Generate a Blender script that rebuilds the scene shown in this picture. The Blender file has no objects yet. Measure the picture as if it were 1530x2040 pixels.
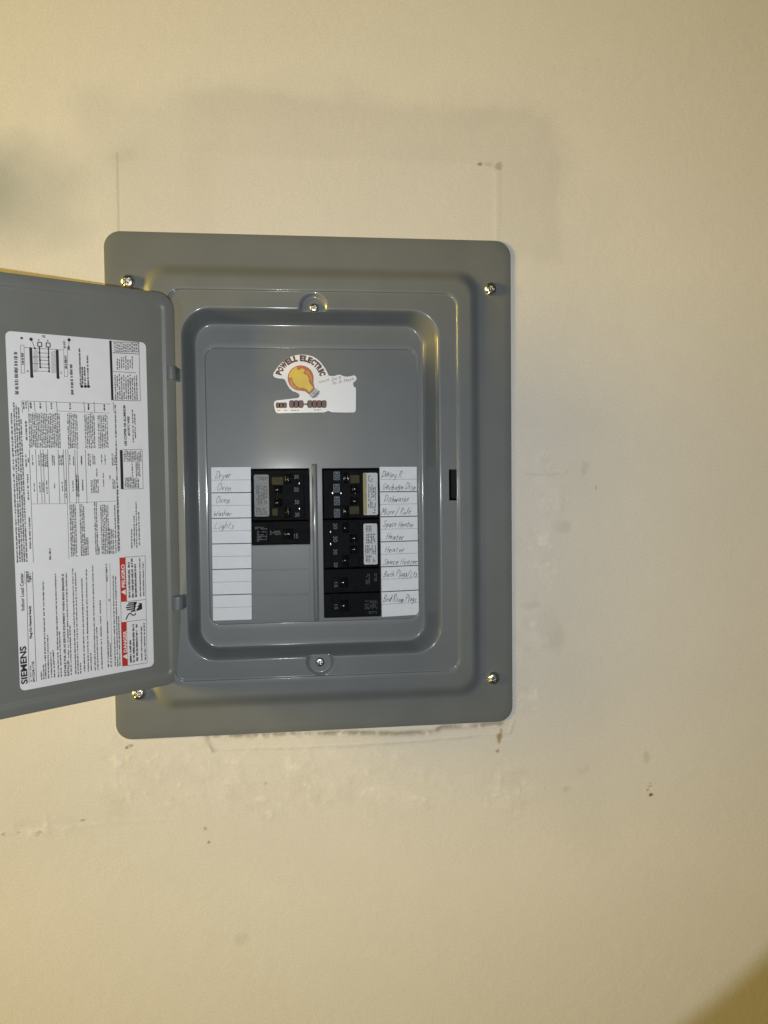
import bpy, bmesh, math, random
import numpy as np
from mathutils import Matrix, Vector

rnd = random.Random(7)
scene = bpy.context.scene
col = scene.collection

# ------------------------------------------------------------------ camera
# wall = plane y 0, x right, z up, metres; the panel's centre is the origin
F, CX, CY = 1533.0, 765.0, 1020.0
CAM = np.array([-0.02294526, -0.78108544, 0.00512956])
RM = np.array([[0.99314138, 0.01101645, -0.11639949],
               [-0.01567773, 0.99910815, -0.03920615],
               [0.11586376, 0.04076213, 0.99242835]])   # rows: image right, image down, forward (in x, -z, y)
def w3(r): return Vector((r[0], r[2], -r[1]))
right, down, fwd = w3(RM[0]), w3(RM[1]), w3(RM[2])
cd = bpy.data.cameras.new('camera'); cam = bpy.data.objects.new('camera', cd); col.objects.link(cam)
m3 = Matrix((right, -down, -fwd)).transposed()
cam.matrix_world = Matrix.Translation(Vector(CAM)) @ m3.to_4x4()
cd.sensor_fit = 'VERTICAL'; cd.sensor_height = 24.0; cd.lens = F / 2040.0 * 24.0
cd.clip_start = 0.01; cd.clip_end = 50
scene.camera = cam
scene.render.resolution_x, scene.render.resolution_y = 768, 1024

# ------------------------------------------------------------------ light
world = bpy.data.worlds.new('World'); scene.world = world; world.use_nodes = True
bgn = world.node_tree.nodes['Background']
bgn.inputs[0].default_value = (1.0, 0.78, 0.36, 1); bgn.inputs[1].default_value = 0.020
# the phone's own flash: beside the lens, its beam aimed a little up and left
fl = bpy.data.lights.new('phone_flash', 'SPOT'); flo = bpy.data.objects.new('phone_flash', fl); col.objects.link(flo)
fl.energy = 14.6; fl.color = (0.93, 0.97, 1.0); fl.shadow_soft_size = 0.0035
fl.spot_size = math.radians(102.2); fl.spot_blend = 0.05
flo.location = Vector(CAM) + right * -0.018 + down * 0.022
aim = Vector((-0.075, 0, 0.085))
flo.rotation_euler = (aim - flo.location).to_track_quat('-Z', 'Y').to_euler()
# warm lamp of the room, far to the left and a little above, raking the wall
wl = bpy.data.lights.new('room_lamp', 'AREA'); wlo = bpy.data.objects.new('room_lamp', wl); col.objects.link(wlo)
wl.shape = 'RECTANGLE'; wl.size = 0.85; wl.size_y = 1.2; wl.energy = 415; wl.color = (1.0, 0.715, 0.15)
wlo.location = (-4.7, -1.12, 0.50)
wlo.rotation_euler = (Vector((0, 0, 0)) - wlo.location).to_track_quat('-Z', 'Y').to_euler()

# an added, unseen tall cool strip light behind and left of the camera: it draws the thin bright lines along the upright creases
cl = bpy.data.lights.new('added_strip_light', 'AREA'); clo = bpy.data.objects.new('added_strip_light', cl); col.objects.link(clo)
cl.shape = 'RECTANGLE'; cl.size = 0.012; cl.size_y = 0.62; cl.energy = 1.9; cl.color = (0.86, 0.94, 1.0)
clo.location = (-0.75, -1.5, 0.0)
clo.rotation_euler = (Vector((0.05, 0, 0)) - clo.location).to_track_quat('-Z', 'Z').to_euler()

vs = scene.view_settings
vs.view_transform = 'Standard'; vs.look = 'None'; vs.gamma = 1; vs.use_curve_mapping = False; vs.exposure = 0.0

# ------------------------------------------------------------------ helpers
def at(px, py, depth=0.0):
    """point where the photograph's pixel meets the plane `depth` metres in front of the wall"""
    d = RM.T @ np.array([(px - CX) / F, (py - CY) / F, 1.0]); d = np.array([d[0], d[2], -d[1]])
    t = (-depth - CAM[1]) / d[1]
    return CAM + t * d

class MB:
    def __init__(s): s.v = []; s.f = []
    def add(s, vs_, fs):
        b = len(s.v); s.v += [tuple(v) for v in vs_]; s.f += [tuple(i + b for i in f) for f in fs]
    def quad(s, a, b, c, d): s.add((a, b, c, d), ((0, 1, 2, 3),))
    def build(s, name, mat, parent=None, smooth=False, **kw):
        me = bpy.data.meshes.new(name); me.from_pydata(s.v, [], s.f); me.update()
        return link(name, me, mat, parent, smooth, **kw)

def link(name, me, mat, parent=None, smooth=False, label=None, kind=None, recalc=False):
    if recalc:
        bm = bmesh.new(); bm.from_mesh(me); bmesh.ops.recalc_face_normals(bm, faces=bm.faces); bm.to_mesh(me); bm.free()
    if mat is not None: me.materials.append(mat)
    if smooth: me.polygons.foreach_set('use_smooth', [True] * len(me.polygons))
    o = bpy.data.objects.new(name, me); col.objects.link(o); o.parent = parent
    if label: o['label'] = label
    if kind: o['kind'] = kind
    return o

def bevel_box(x0, x1, y0, y1, z0, z1, bev=0.0004, seg=2):
    """box mesh data with rounded edges (y0 < y1)"""
    bm = bmesh.new(); bmesh.ops.create_cube(bm, size=1)
    for v in bm.verts:
        v.co = ((x0 + x1) / 2 + v.co.x * (x1 - x0), (y0 + y1) / 2 + v.co.y * (y1 - y0), (z0 + z1) / 2 + v.co.z * (z1 - z0))
    if bev: bmesh.ops.bevel(bm, geom=list(bm.edges), offset=bev, segments=seg, affect='EDGES', profile=0.5)
    me = bpy.data.meshes.new('box'); bm.to_mesh(me); bm.free(); return me

def join(meshes):
    bm = bmesh.new()
    for m in meshes: bm.from_mesh(m); bpy.data.meshes.remove(m)
    me = bpy.data.meshes.new('joined'); bm.to_mesh(me); bm.free(); return me

# ------------------------------------------------------------------ materials
def mat(name, color, rough=0.5, metal=0.0, spec=0.5, var=0.0, vscale=60, bump=0.0, bscale=900, coat=0.0):
    m = bpy.data.materials.new(name); m.use_nodes = True
    nt = m.node_tree; b = nt.nodes['Principled BSDF']
    b.inputs['Base Color'].default_value = (*color, 1); b.inputs['Roughness'].default_value = rough
    b.inputs['Metallic'].default_value = metal; b.inputs['Specular IOR Level'].default_value = spec
    b.inputs['Coat Weight'].default_value = coat; b.inputs['Coat Roughness'].default_value = 0.115
    tc = nt.nodes.new('ShaderNodeTexCoord')
    if var:
        n = nt.nodes.new('ShaderNodeTexNoise'); n.inputs['Scale'].default_value = vscale; n.inputs['Detail'].default_value = 6
        nt.links.new(tc.outputs['Object'], n.inputs['Vector'])
        r = nt.nodes.new('ShaderNodeValToRGB')
        r.color_ramp.elements[0].position = 0.3; r.color_ramp.elements[1].position = 0.7
        r.color_ramp.elements[0].color = (*[c * (1 - var) for c in color], 1)
        r.color_ramp.elements[1].color = (*[min(1, c * (1 + var)) for c in color], 1)
        nt.links.new(n.outputs['Fac'], r.inputs['Fac']); nt.links.new(r.outputs['Color'], b.inputs['Base Color'])
    if bump:
        n = nt.nodes.new('ShaderNodeTexNoise'); n.inputs['Scale'].default_value = bscale; n.inputs['Detail'].default_value = 3
        nt.links.new(tc.outputs['Object'], n.inputs['Vector'])
        bp = nt.nodes.new('ShaderNodeBump'); bp.inputs['Strength'].default_value = bump; bp.inputs['Distance'].default_value = 0.0004
        nt.links.new(n.outputs['Fac'], bp.inputs['Height']); nt.links.new(bp.outputs['Normal'], b.inputs['Normal'])
    return m

M = dict(
    paint=mat('grey_enamel', (0.136, 0.146, 0.145), 0.50, 0, 0.50, var=0.05, vscale=25, bump=0.04, bscale=420, coat=0.42),
    doorpaint=mat('grey_enamel_door', (0.184, 0.184, 0.163), 0.42, 0, 0.35, var=0.05, vscale=25, bump=0.10, bscale=420),
    zinc=mat('zinc_screw', (0.66, 0.65, 0.60), 0.30, 1.0, 0.5, var=0.18, vscale=700, bump=0.06, bscale=2500),
    paper=mat('label_paper', (0.80, 0.78, 0.765), 0.55, 0, 0.3, var=0.02, vscale=90),
    strip=mat('directory_paper', (0.71, 0.715, 0.72), 0.5, 0, 0.35, var=0.03, vscale=120, bump=0.05),
    rule=mat('printed_rule', (0.05, 0.05, 0.055), 0.6),
    pencil=mat('pencil_graphite', (0.31, 0.31, 0.33), 0.6),
    faint=mat('faint_pencil', (0.34, 0.34, 0.35), 0.6),
    ink=mat('black_print', (0.016, 0.015, 0.014), 0.55),
    grey_ink=mat('fine_grey_print', (0.060, 0.057, 0.055), 0.6),
    red=mat('red_print', (0.52, 0.035, 0.018), 0.5),
    black=mat('black_phenolic', (0.0060, 0.0066, 0.0072), 0.65, 0, 0.06, var=0.25, vscale=160, bump=0.10, bscale=900),
    handle=mat('black_handle', (0.006, 0.006, 0.0065), 0.16, 0, 0.5, bump=0.05),
    dark=mat('dark_interior', (0.006, 0.006, 0.006), 0.8),
    slip=mat('grey_breaker_sticker', (0.17, 0.175, 0.17), 0.5, 0, 0.4, var=0.18, vscale=350),
    slipw=mat('white_breaker_sticker', (0.50, 0.50, 0.51), 0.45, 0, 0.4, var=0.05, vscale=200),
    gold=mat('gold_band', (0.27, 0.21, 0.055), 0.45, 0, 0.4, var=0.15, vscale=300),
    olive=mat('olive_plastic', (0.050, 0.043, 0.018), 0.6, 0, 0.12, var=0.2, vscale=300),
    tile=mat('pale_rating_paint', (0.12, 0.145, 0.17), 0.6, 0, 0.15, var=0.2, vscale=500),
    tile2=mat('dim_rating_paint', (0.048, 0.053, 0.06), 0.5, 0, 0.4),
    sheen=mat('worn_grey_print', (0.036, 0.040, 0.042), 0.5, 0, 0.4, var=0.3, vscale=600),
    vinyl=mat('white_vinyl', (0.82, 0.82, 0.82), 0.35, 0, 0.45),
    brown=mat('brown_print', (0.10, 0.030, 0.018), 0.45, var=0.3, vscale=300),
    yellow=mat('yellow_print', (0.72, 0.50, 0.030), 0.4, var=0.06, vscale=120),
    orange=mat('orange_print', (0.42, 0.115, 0.012), 0.4, var=0.15, vscale=200),
    amber=mat('amber_print', (0.62, 0.25, 0.02), 0.4),
    greyp=mat('grey_print', (0.20, 0.19, 0.18), 0.4),
    pink=mat('pale_rose_print', (0.42, 0.29, 0.28), 0.45),
)

# ------------------------------------------------------------------ wall
def wall():
    rs = np.random.RandomState(3)
    H = 1.4e-3
    xs = np.concatenate([np.linspace(-2.2, -0.48, 14)[:-1], np.arange(-0.48, 0.50, H), np.linspace(0.50, 2.2, 14)])
    zs = np.concatenate([np.linspace(-2.0, -0.60, 12)[:-1], np.arange(-0.60, 0.58, H), np.linspace(0.58, 1.6, 9)])
    hx, hz = (-0.172, 0.172), (-0.205, 0.207)          # opening behind the cover
    def snap(a, v): a[np.argmin(abs(a - v))] = v
    for v in hx: snap(xs, v)
    for v in hz: snap(zs, v)
    X, Z = np.meshgrid(xs, zs)
    def noise(scale, seed, oct_=3, X=X, Z=Z):
        out = np.zeros_like(X); amp = 1.0
        for o in range(oct_):
            r2 = np.random.RandomState(seed + o * 17); g = r2.rand(256, 256)
            u = X / scale * 2 ** o + 40.3; v = Z / scale * 2 ** o + 71.7
            i = np.floor(u).astype(int); j = np.floor(v).astype(int); fu = u - i; fv = v - j
            fu = fu * fu * (3 - 2 * fu); fv = fv * fv * (3 - 2 * fv)
            a = g[j % 256, i % 256]; b = g[j % 256, (i + 1) % 256]; c = g[(j + 1) % 256, i % 256]; d = g[(j + 1) % 256, (i + 1) % 256]
            out += amp * ((a * (1 - fu) + b * fu) * (1 - fv) + (c * (1 - fu) + d * fu) * fv - 0.5); amp *= 0.5
        return out
    def P(px, py): p = at(px, py, 0); return p[0], p[2]
    def seg(pts):
        dmin = np.full_like(X, 9.0)
        q = [P(*p) for p in pts]
        for (ax, az), (bx, bz) in zip(q[:-1], q[1:]):
            dx, dz = bx - ax, bz - az; L = dx * dx + dz * dz
            t = np.clip(((X - ax) * dx + (Z - az) * dz) / L, 0, 1)
            dmin = np.minimum(dmin, np.hypot(X - ax - t * dx, Z - az - t * dz))
        return dmin
    def blob(px, py, rx, rz, wob=0.35, seed=1, soft=0.5):
        cx_, cz_ = P(px, py); k = 0.000503
        out = np.zeros_like(X); g = 2.6
        i0, i1 = np.searchsorted(xs, (cx_ - rx * k * g, cx_ + rx * k * g)); j0, j1 = np.searchsorted(zs, (cz_ - rz * k * g, cz_ + rz * k * g))
        if i1 <= i0 or j1 <= j0: return out
        x_, z_ = X[j0:j1, i0:i1], Z[j0:j1, i0:i1]
        r = np.hypot((x_ - cx_) / (rx * k), (z_ - cz_) / (rz * k)) + wob * noise(max(rx, rz) * k * 0.8, seed, 3, x_, z_)
        out[j0:j1, i0:i1] = np.clip((1 + soft / 2 - r) / soft, 0, 1)
        return out
    def box(x0, x1, y0, y1, soft):
        ax, az = P(x0, y1); bx, bz = P(x1, y0); s = soft * 0.0005
        d = np.maximum(np.maximum(ax - X, X - bx), np.maximum(az - Z, Z - bz)) + min(s * 1.2, 0.035) * noise(0.05, 5)
        return np.clip(0.5 - d / s, 0, 1)
    n1, n2, n3 = noise(0.012, 1), noise(0.004, 2), noise(0.09, 4)
    # relief (metres, towards the room): roller stipple, compound ridges, the recut patch below and above
    h = 0.00004 * n1 + 0.00004 * n2
    lump = np.clip(noise(0.010, 11, 4) + 0.6 * noise(0.0045, 31, 2) - 0.12, 0, 1) * 2.0
    zone = np.zeros_like(X)
    for a in ((330, 1560, 130, 75, 3), (520, 1610, 70, 45, 4), (450, 1545, 60, 60, 5), (640, 1540, 60, 60, 6),
              (1085, 940, 42, 60, 7), (1075, 1090, 45, 70, 8), (1070, 1290, 50, 90, 9), (1050, 1400, 40, 40, 10), (1100, 1000, 30, 50, 12),
              (800, 1560, 110, 55, 13), (1010, 1580, 60, 60, 14), (240, 1515, 40, 40, 15), (70, 1650, 80, 20, 16)):
        zone = np.maximum(zone, blob(*a[:4], wob=0.8, seed=a[4], soft=0.9))
    h += 0.00015 * lump * zone
    h += 0.00042 * np.exp(-(seg([(411, 1466), (420, 1495), (560, 1491), (700, 1486), (860, 1475), (1016, 1461), (1023, 1436)]) / 0.0013) ** 2) * (0.55 + 1.2 * n1)
    h -= 0.0008 * np.exp(-(seg([(410, 1466), (560, 1464), (700, 1460), (790, 1462), (860, 1458), (885, 1448), (1000, 1442)]) / 0.0016) ** 2) * (0.8 + 1.5 * n1)
    h += 0.00012 * np.exp(-(seg([(235, 322), (520, 318), (760, 322), (990, 330), (990, 480)]) / 0.003) ** 2)
    h += 0.0002 * np.exp(-(seg([(1020, 948), (1125, 940)]) / 0.002) ** 2) * (1 + 2 * n1)
    h += 0.00012 * np.exp(-(seg([(0, 1662), (90, 1655), (240, 1636), (330, 1634)]) / 0.0018) ** 2)
    # keep the sheet flat right under the cover's rim
    rim = np.maximum(abs(X) - 0.203, abs(Z) - 0.2505)
    h = np.where(rim < 0, np.minimum(h, 0.0003), h)
    # colour: cream paint over a greyer skim-coat patch, smudges, scuffs and painted-in shade
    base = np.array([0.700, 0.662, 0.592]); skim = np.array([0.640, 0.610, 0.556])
    patch = np.maximum(box(150, 1090, 215, 560, 60), np.maximum(box(330, 1105, 215, 520, 26), box(-60, 1200, 430, 1740, 190)))  # skim patch; the wide soft box also paints shade onto the wall below
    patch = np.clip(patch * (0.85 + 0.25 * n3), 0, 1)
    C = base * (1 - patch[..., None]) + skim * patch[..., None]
    mul = 1 + 0.018 * n3 + 0.016 * n1
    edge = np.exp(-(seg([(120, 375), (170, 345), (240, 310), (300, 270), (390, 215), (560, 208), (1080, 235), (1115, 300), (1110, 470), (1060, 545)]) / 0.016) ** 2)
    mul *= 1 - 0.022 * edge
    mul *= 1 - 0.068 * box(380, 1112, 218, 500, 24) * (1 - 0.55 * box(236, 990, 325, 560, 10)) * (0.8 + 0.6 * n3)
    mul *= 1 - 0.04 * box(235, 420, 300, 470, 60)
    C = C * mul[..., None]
    def smear(w, c, k=1.0):
        nonlocal C
        w = np.clip(w * k, 0, 1)[..., None]; C = C * (1 - w) + np.array(c) * w
    smear(blob(-45, 392, 130, 88, wob=0.5, seed=21, soft=1.3), (0.33, 0.355, 0.34), 0.85)      # soft grey shadow painted into the wall colour at the left
    grime = np.exp(-(seg([(411, 1467), (560, 1464), (700, 1460), (790, 1462), (860, 1459), (885, 1449), (1000, 1442)]) / 0.0027) ** 2)
    smear(grime * np.clip(0.75 + 1.5 * n1 + 1.2 * n2, 0, 1), (0.28, 0.25, 0.19), 0.85)
    smear(np.exp(-(seg([(410, 1465), (413, 1480), (424, 1495)]) / 0.0022) ** 2), (0.40, 0.36, 0.30), 0.6)
    smear(np.exp(-(seg([(424, 1495), (560, 1491), (700, 1486), (860, 1475), (1016, 1461), (1022, 1440)]) / 0.0009) ** 2) * np.clip(0.6 + n1, 0, 1), (0.40, 0.37, 0.32), 0.45)
    smear(np.exp(-(seg([(233, 305), (234, 360), (236, 462)]) / 0.00085) ** 2), (0.33, 0.30, 0.22), 0.5)
    smear(np.exp(-(seg([(232, 318), (240, 312), (262, 306)]) / 0.007) ** 2), (0.45, 0.42, 0.35), 0.22)
    for px, py, rx, rz, c, k in (
            (995, 1470, 6, 10, (0.30, 0.22, 0.10), 0.85), (998, 1456, 3, 6, (0.35, 0.28, 0.15), 0.7), (991, 1496, 4, 3, (0.20, 0.16, 0.10), 0.8),
            (956, 327, 5, 3, (0.20, 0.17, 0.10), 0.8), (993, 331, 7, 8, (0.34, 0.30, 0.20), 0.6), (974, 328, 9, 4, (0.42, 0.38, 0.28), 0.45),
            (253, 1489, 3, 2.5, (0.14, 0.12, 0.09), 0.9), (261, 1485, 5, 2.5, (0.22, 0.19, 0.14), 0.8),
            (1290, 1574, 3, 2.5, (0.22, 0.19, 0.13), 0.8), (1297, 1583, 5, 3, (0.06, 0.05, 0.04), 0.95), (1295, 1566, 5, 1.6, (0.30, 0.27, 0.18), 0.6),
            (1297, 1560, 6, 1.4, (0.32, 0.29, 0.20), 0.5), (1288, 1507, 8, 12, (0.46, 0.42, 0.34), 0.4), (1127, 1572, 8, 6, (0.45, 0.41, 0.33), 0.4),
            (80, 1657, 5, 2.2, (0.2, 0.17, 0.13), 0.7), (75, 1664, 3, 2.5, (0.3, 0.26, 0.2), 0.6), (38, 1658, 3, 1.6, (0.25, 0.2, 0.15), 0.7), (6, 1662, 4, 2, (0.25, 0.21, 0.15), 0.7),
            (165, 1634, 3.5, 2, (0.2, 0.17, 0.13), 0.8), (409, 1651, 3, 4, (0.3, 0.26, 0.2), 0.7), (416, 1678, 3, 2.5, (0.16, 0.13, 0.1), 0.8),
            (1118, 1048, 20, 12, (0.42, 0.39, 0.33), 0.28), (1098, 1255, 24, 40, (0.44, 0.41, 0.35), 0.28), (1060, 1205, 18, 8, (0.44, 0.41, 0.35), 0.25),
            (1165, 935, 8, 14, (0.48, 0.44, 0.35), 0.35), (1188, 972, 2.5, 3, (0.3, 0.26, 0.18), 0.6), (530, 1560, 3, 3, (0.3, 0.27, 0.2), 0.5), (1160, 1535, 14, 9, (0.5, 0.45, 0.36), 0.3),
            (600, 1555, 18, 30, (0.5, 0.47, 0.4), 0.18), (230, 1600, 25, 30, (0.5, 0.47, 0.4), 0.18), (480, 1870, 12, 12, (0.5, 0.46, 0.38), 0.3), (1080, 945, 40, 3, (0.45, 0.42, 0.35), 0.3)):
        smear(blob(px, py, rx, rz, wob=0.7, seed=int(px) % 50 + 3, soft=0.7), c, k)
    # raised specks of compound catch more light; tint them paler
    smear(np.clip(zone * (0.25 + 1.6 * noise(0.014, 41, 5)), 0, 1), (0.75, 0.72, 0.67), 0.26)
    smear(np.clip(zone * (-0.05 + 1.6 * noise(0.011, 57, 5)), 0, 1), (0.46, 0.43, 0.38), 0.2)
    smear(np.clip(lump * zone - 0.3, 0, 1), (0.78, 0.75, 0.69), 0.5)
    nz, nx = X.shape
    V = np.stack([X, -h, Z], -1).reshape(-1, 3).astype(np.float32)
    I = np.arange(nz * nx).reshape(nz, nx)
    q = np.stack([I[:-1, :-1], I[:-1, 1:], I[1:, 1:], I[1:, :-1]], -1)
    cxm = (X[:-1, :-1] + X[1:, 1:]) / 2; czm = (Z[:-1, :-1] + Z[1:, 1:]) / 2
    keep = ~((cxm > hx[0]) & (cxm < hx[1]) & (czm > hz[0]) & (czm < hz[1]))
    q = q[keep].reshape(-1, 4)
    me = bpy.data.meshes.new('wall'); n = len(q)
    me.vertices.add(len(V)); me.vertices.foreach_set('co', V.ravel())
    me.loops.add(n * 4); me.loops.foreach_set('vertex_index', q.ravel().astype(np.int32))
    me.polygons.add(n); me.polygons.foreach_set('loop_start', np.arange(0, n * 4, 4, dtype=np.int32))
    me.update(calc_edges=True); me.validate()
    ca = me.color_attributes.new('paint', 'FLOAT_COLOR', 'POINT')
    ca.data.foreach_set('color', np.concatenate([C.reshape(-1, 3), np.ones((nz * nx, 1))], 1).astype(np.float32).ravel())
    m = bpy.data.materials.new('cream_wall_paint'); m.use_nodes = True; nt = m.node_tree; b = nt.nodes['Principled BSDF']
    b.inputs['Roughness'].default_value = 0.62; b.inputs['Specular IOR Level'].default_value = 0.28
    a = nt.nodes.new('ShaderNodeAttribute'); a.attribute_name = 'paint'
    tc = nt.nodes.new('ShaderNodeTexCoord')
    nz1 = nt.nodes.new('ShaderNodeTexNoise'); nz1.inputs['Scale'].default_value = 520; nz1.inputs['Detail'].default_value = 8
    nt.links.new(tc.outputs['Object'], nz1.inputs['Vector'])
    mr = nt.nodes.new('ShaderNodeMapRange'); mr.inputs[1].default_value = 0.3; mr.inputs[2].default_value = 0.7; mr.inputs[3].default_value = 0.94; mr.inputs[4].default_value = 1.06
    nt.links.new(nz1.outputs['Fac'], mr.inputs[0])
    vm = nt.nodes.new('ShaderNodeVectorMath'); vm.operation = 'SCALE'
    nt.links.new(a.outputs['Color'], vm.inputs[0]); nt.links.new(mr.outputs[0], vm.inputs['Scale'])
    nt.links.new(vm.outputs[0], b.inputs['Base Color'])
    nz2 = nt.nodes.new('ShaderNodeTexNoise'); nz2.inputs['Scale'].default_value = 480; nz2.inputs['Detail'].default_value = 5
    nt.links.new(tc.outputs['Object'], nz2.inputs['Vector'])
    bp = nt.nodes.new('ShaderNodeBump'); bp.inputs['Strength'].default_value = 0.17; bp.inputs['Distance'].default_value = 0.0004
    nt.links.new(nz2.outputs['Fac'], bp.inputs['Height']); nt.links.new(bp.outputs['Normal'], b.inputs['Normal'])
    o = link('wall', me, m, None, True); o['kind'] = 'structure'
wall()

# ------------------------------------------------------------------ panel
panel = bpy.data.objects.new('breaker_panel', None); col.objects.link(panel)
panel.empty_display_size = 0.1
panel['label'] = 'grey metal circuit breaker panel with its door open, set in the cream wall'
panel['category'] = 'breaker panel'

W2, H2 = 0.202, 0.49889638 / 2
D_FL, D_FR, D_LEDGE, D_DISH, D_FLOOR = 0.0014, 0.0060, 0.0049, -0.0165, -0.0173

def rect(Lp, Rp, Tp, Bp, r, d):
    return (at(Lp, 960, d)[0], at(Rp, 960, d)[0], at(600, Bp, d)[2], at(600, Tp, d)[2], r, d)
K = dict(
    rim=(-W2, W2, -H2, H2, 0.0160, D_FL),
    s_out=rect(291, 959, 529, 1405, 0.022, D_FL),
    s_in=rect(311, 937, 557, 1378, 0.016, D_FR),
    l_out=rect(338.5, 914.5, 578, 1350, 0.014, D_FR),
    l_in=rect(342, 910.5, 581.5, 1346.5, 0.0125, D_LEDGE),
    slot=rect(352, 894.5, 592, 1336, 0.018, D_LEDGE),
    d_out=rect(366, 879, 613, 1311, 0.029, D_LEDGE),
    d_in=rect(396, 841, 650, 1282, 0.019, D_DISH),
    i_out=rect(412, 834.5, 693.5, 1240, 0.0115, D_DISH),
    i_in=rect(414.5, 832, 696, 1237.5, 0.0105, D_FLOOR),
)
slot_z = (at(900, 997, D_LEDGE)[2], at(900, 935, D_LEDGE)[2])
XC = np.unique(np.round(np.concatenate([np.linspace(-0.088, -0.022, 12), np.linspace(-0.022, 0.028, 64), np.linspace(0.028, 0.082, 10)]), 6))
ZC = np.unique(np.round(np.concatenate([np.linspace(-0.112, slot_z[0], 22), np.linspace(slot_z[0], slot_z[1], 7), np.linspace(slot_z[1], 0.105, 22)]), 6))
def ring(k, seg_=10):
    L, R, B, T, r, d = k; pts = []
    def arc(cx, cz, a0):
        for i in range(seg_ + 1):
            a = math.radians(a0 - 90 * i / seg_); pts.append((cx + r * math.cos(a), cz + r * math.sin(a)))
    for x in XC: pts.append((x, T))
    arc(R - r, T - r, 90)
    for z in ZC[::-1]: pts.append((R, z))
    arc(R - r, B + r, 0)
    for x in XC[::-1]: pts.append((x, B))
    arc(L + r, B + r, -90)
    for z in ZC: pts.append((L, z))
    arc(L + r, T - r, 180)
    return pts
def prof(s, e=0.28):
    # straight ramp with rounded ends
    m = 1 / (1 - e)
    if s < e: return m * s * s / (2 * e)
    if s > 1 - e: return 1 - m * (1 - s) ** 2 / (2 * e)
    return m * (s - e / 2)
def mixk(a, b, s, ps): return tuple(a[i] + (b[i] - a[i]) * s for i in range(5)) + (a[5] + (b[5] - a[5]) * ps,)
rings = []; tags = []
def span(a, b, n, ramp=False, e=0.28, tag=None):
    for i in range(1, n + 1):
        s = i / n; rings.append(mixk(K[a], K[b], s, prof(s, e) if ramp else s)); tags.append(tag)
L, R, B, T, r, d = K['rim']
rings.append((L, R, B, T, r, 0.0)); tags.append(None)
for dd, ins in ((0.0009, 0.0), (0.00117, 0.0001), (0.00132, 0.00025), (0.0014, 0.0006)):
    rings.append((L + ins, R - ins, B + ins, T - ins, r - ins, dd)); tags.append(None)
K['rim'] = rings[-1]
span('rim', 's_out', 4); span('s_out', 's_in', 16, True, 0.42)
span('s_in', 'l_out', 4); span('l_out', 'l_in', 6, True, 0.4)
span('l_in', 'slot', 7, tag='slot'); span('slot', 'd_out', 8); span('d_out', 'd_in', 26, True, 0.30)
span('d_in', 'i_out', 4); span('i_out', 'i_in', 6, True, 0.4)
dimples = [at(624.5, 612.5, 0.004), at(637.5, 1318, 0.004)]
FLOOR_D = D_LEDGE - 0.0026
mb = MB(); N = len(ring(rings[0]))
for k in rings:
    for x, z in ring(k):
        d = k[5]
        for c in dimples:
            rr = math.hypot(x - c[0], z - c[2])
            if rr < 0.016:
                w = min(1, max(0, (0.0150 - rr) / 0.0048)); w = prof(w, 0.35)
                d = d + w * (min(d, FLOOR_D) - d)
        mb.v.append((x, -d, z))
for j in range(len(rings) - 1):
    for i in range(N):
        a, b_ = j * N + i, j * N + (i + 1) % N
        if tags[j + 1] == 'slot':
            zm = (mb.v[a][2] + mb.v[b_][2]) / 2
            if slot_z[0] < zm < slot_z[1] and mb.v[a][0] > 0.1: continue
        mb.f.append((a, b_, b_ + N, a + N))
cover = mb.build('trim_cover', M['paint'], panel, True, recalc=True)

# ---- dead front: the flat floor with the breaker openings
def prect(x0, x1, y0, y1, d):
    """px rectangle (left, right at mid height; top, bottom at mid width) -> world x0,x1,z0,z1"""
    xm, ym = (x0 + x1) / 2, (y0 + y1) / 2
    return at(x0, ym, d)[0], at(x1, ym, d)[0], at(xm, y1, d)[2], at(xm, y0, d)[2]
hole_l = prect(500.5, 617, 934, 1085, D_FLOOR)
hole_r = prect(644, 757.5, 933, 1229.5, D_FLOOR)
bm = bmesh.new(); edges = []
def loop(pts):
    vs_ = [bm.verts.new((x, -D_FLOOR, z)) for x, z in pts]
    es = [bm.edges.new((vs_[i], vs_[(i + 1) % len(vs_)])) for i in range(len(vs_))]
    edges.extend(es); return vs_, es
def rrect(x0, x1, z0, z1, r, n=4):
    out = []
    for cx, cz, a0 in ((x1 - r, z1 - r, 90), (x1 - r, z0 + r, 0), (x0 + r, z0 + r, -90), (x0 + r, z1 - r, 180)):
        for i in range(n + 1):
            a = math.radians(a0 - 90 * i / n); out.append((cx + r * math.cos(a), cz + r * math.sin(a)))
    return out
outer = []
for p in ring(rings[-1]):
    if not outer or math.hypot(p[0] - outer[-1][0], p[1] - outer[-1][1]) > 1e-6: outer.append(p)
loop(outer)
lips = []
for hl in (hole_l, hole_r):
    g = 0.0006
    lips.append(loop(rrect(hl[0] - g, hl[1] + g, hl[2] - g, hl[3] + g, 0.0012)))
bmesh.ops.triangle_fill(bm, use_beauty=True, edges=edges)
for (vs_, es), hl in zip(lips, (hole_l, hole_r)):
    prev = vs_
    for ins, dep in ((0.00025, 0.0001), (0.0005, 0.00035), (0.0006, 0.0008), (0.0006, 0.004)):
        g = 0.0006 - ins
        pts = rrect(hl[0] - g, hl[1] + g, hl[2] - g, hl[3] + g, 0.0012 - ins * 0.5)
        cur = [bm.verts.new((x, -D_FLOOR + dep, z)) for x, z in pts]
        for i in range(len(cur)):
            f_ = bm.faces.new((prev[i], prev[(i + 1) % len(cur)], cur[(i + 1) % len(cur)], cur[i])); f_.smooth = True
        prev = cur
bmesh.ops.recalc_face_normals(bm, faces=bm.faces)
big = max(bm.faces, key=lambda f: f.calc_area())
if big.normal.y > 0:
    bmesh.ops.reverse_faces(bm, faces=list(bm.faces))
me = bpy.data.meshes.new('dead_front'); bm.to_mesh(me); bm.free()
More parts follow.
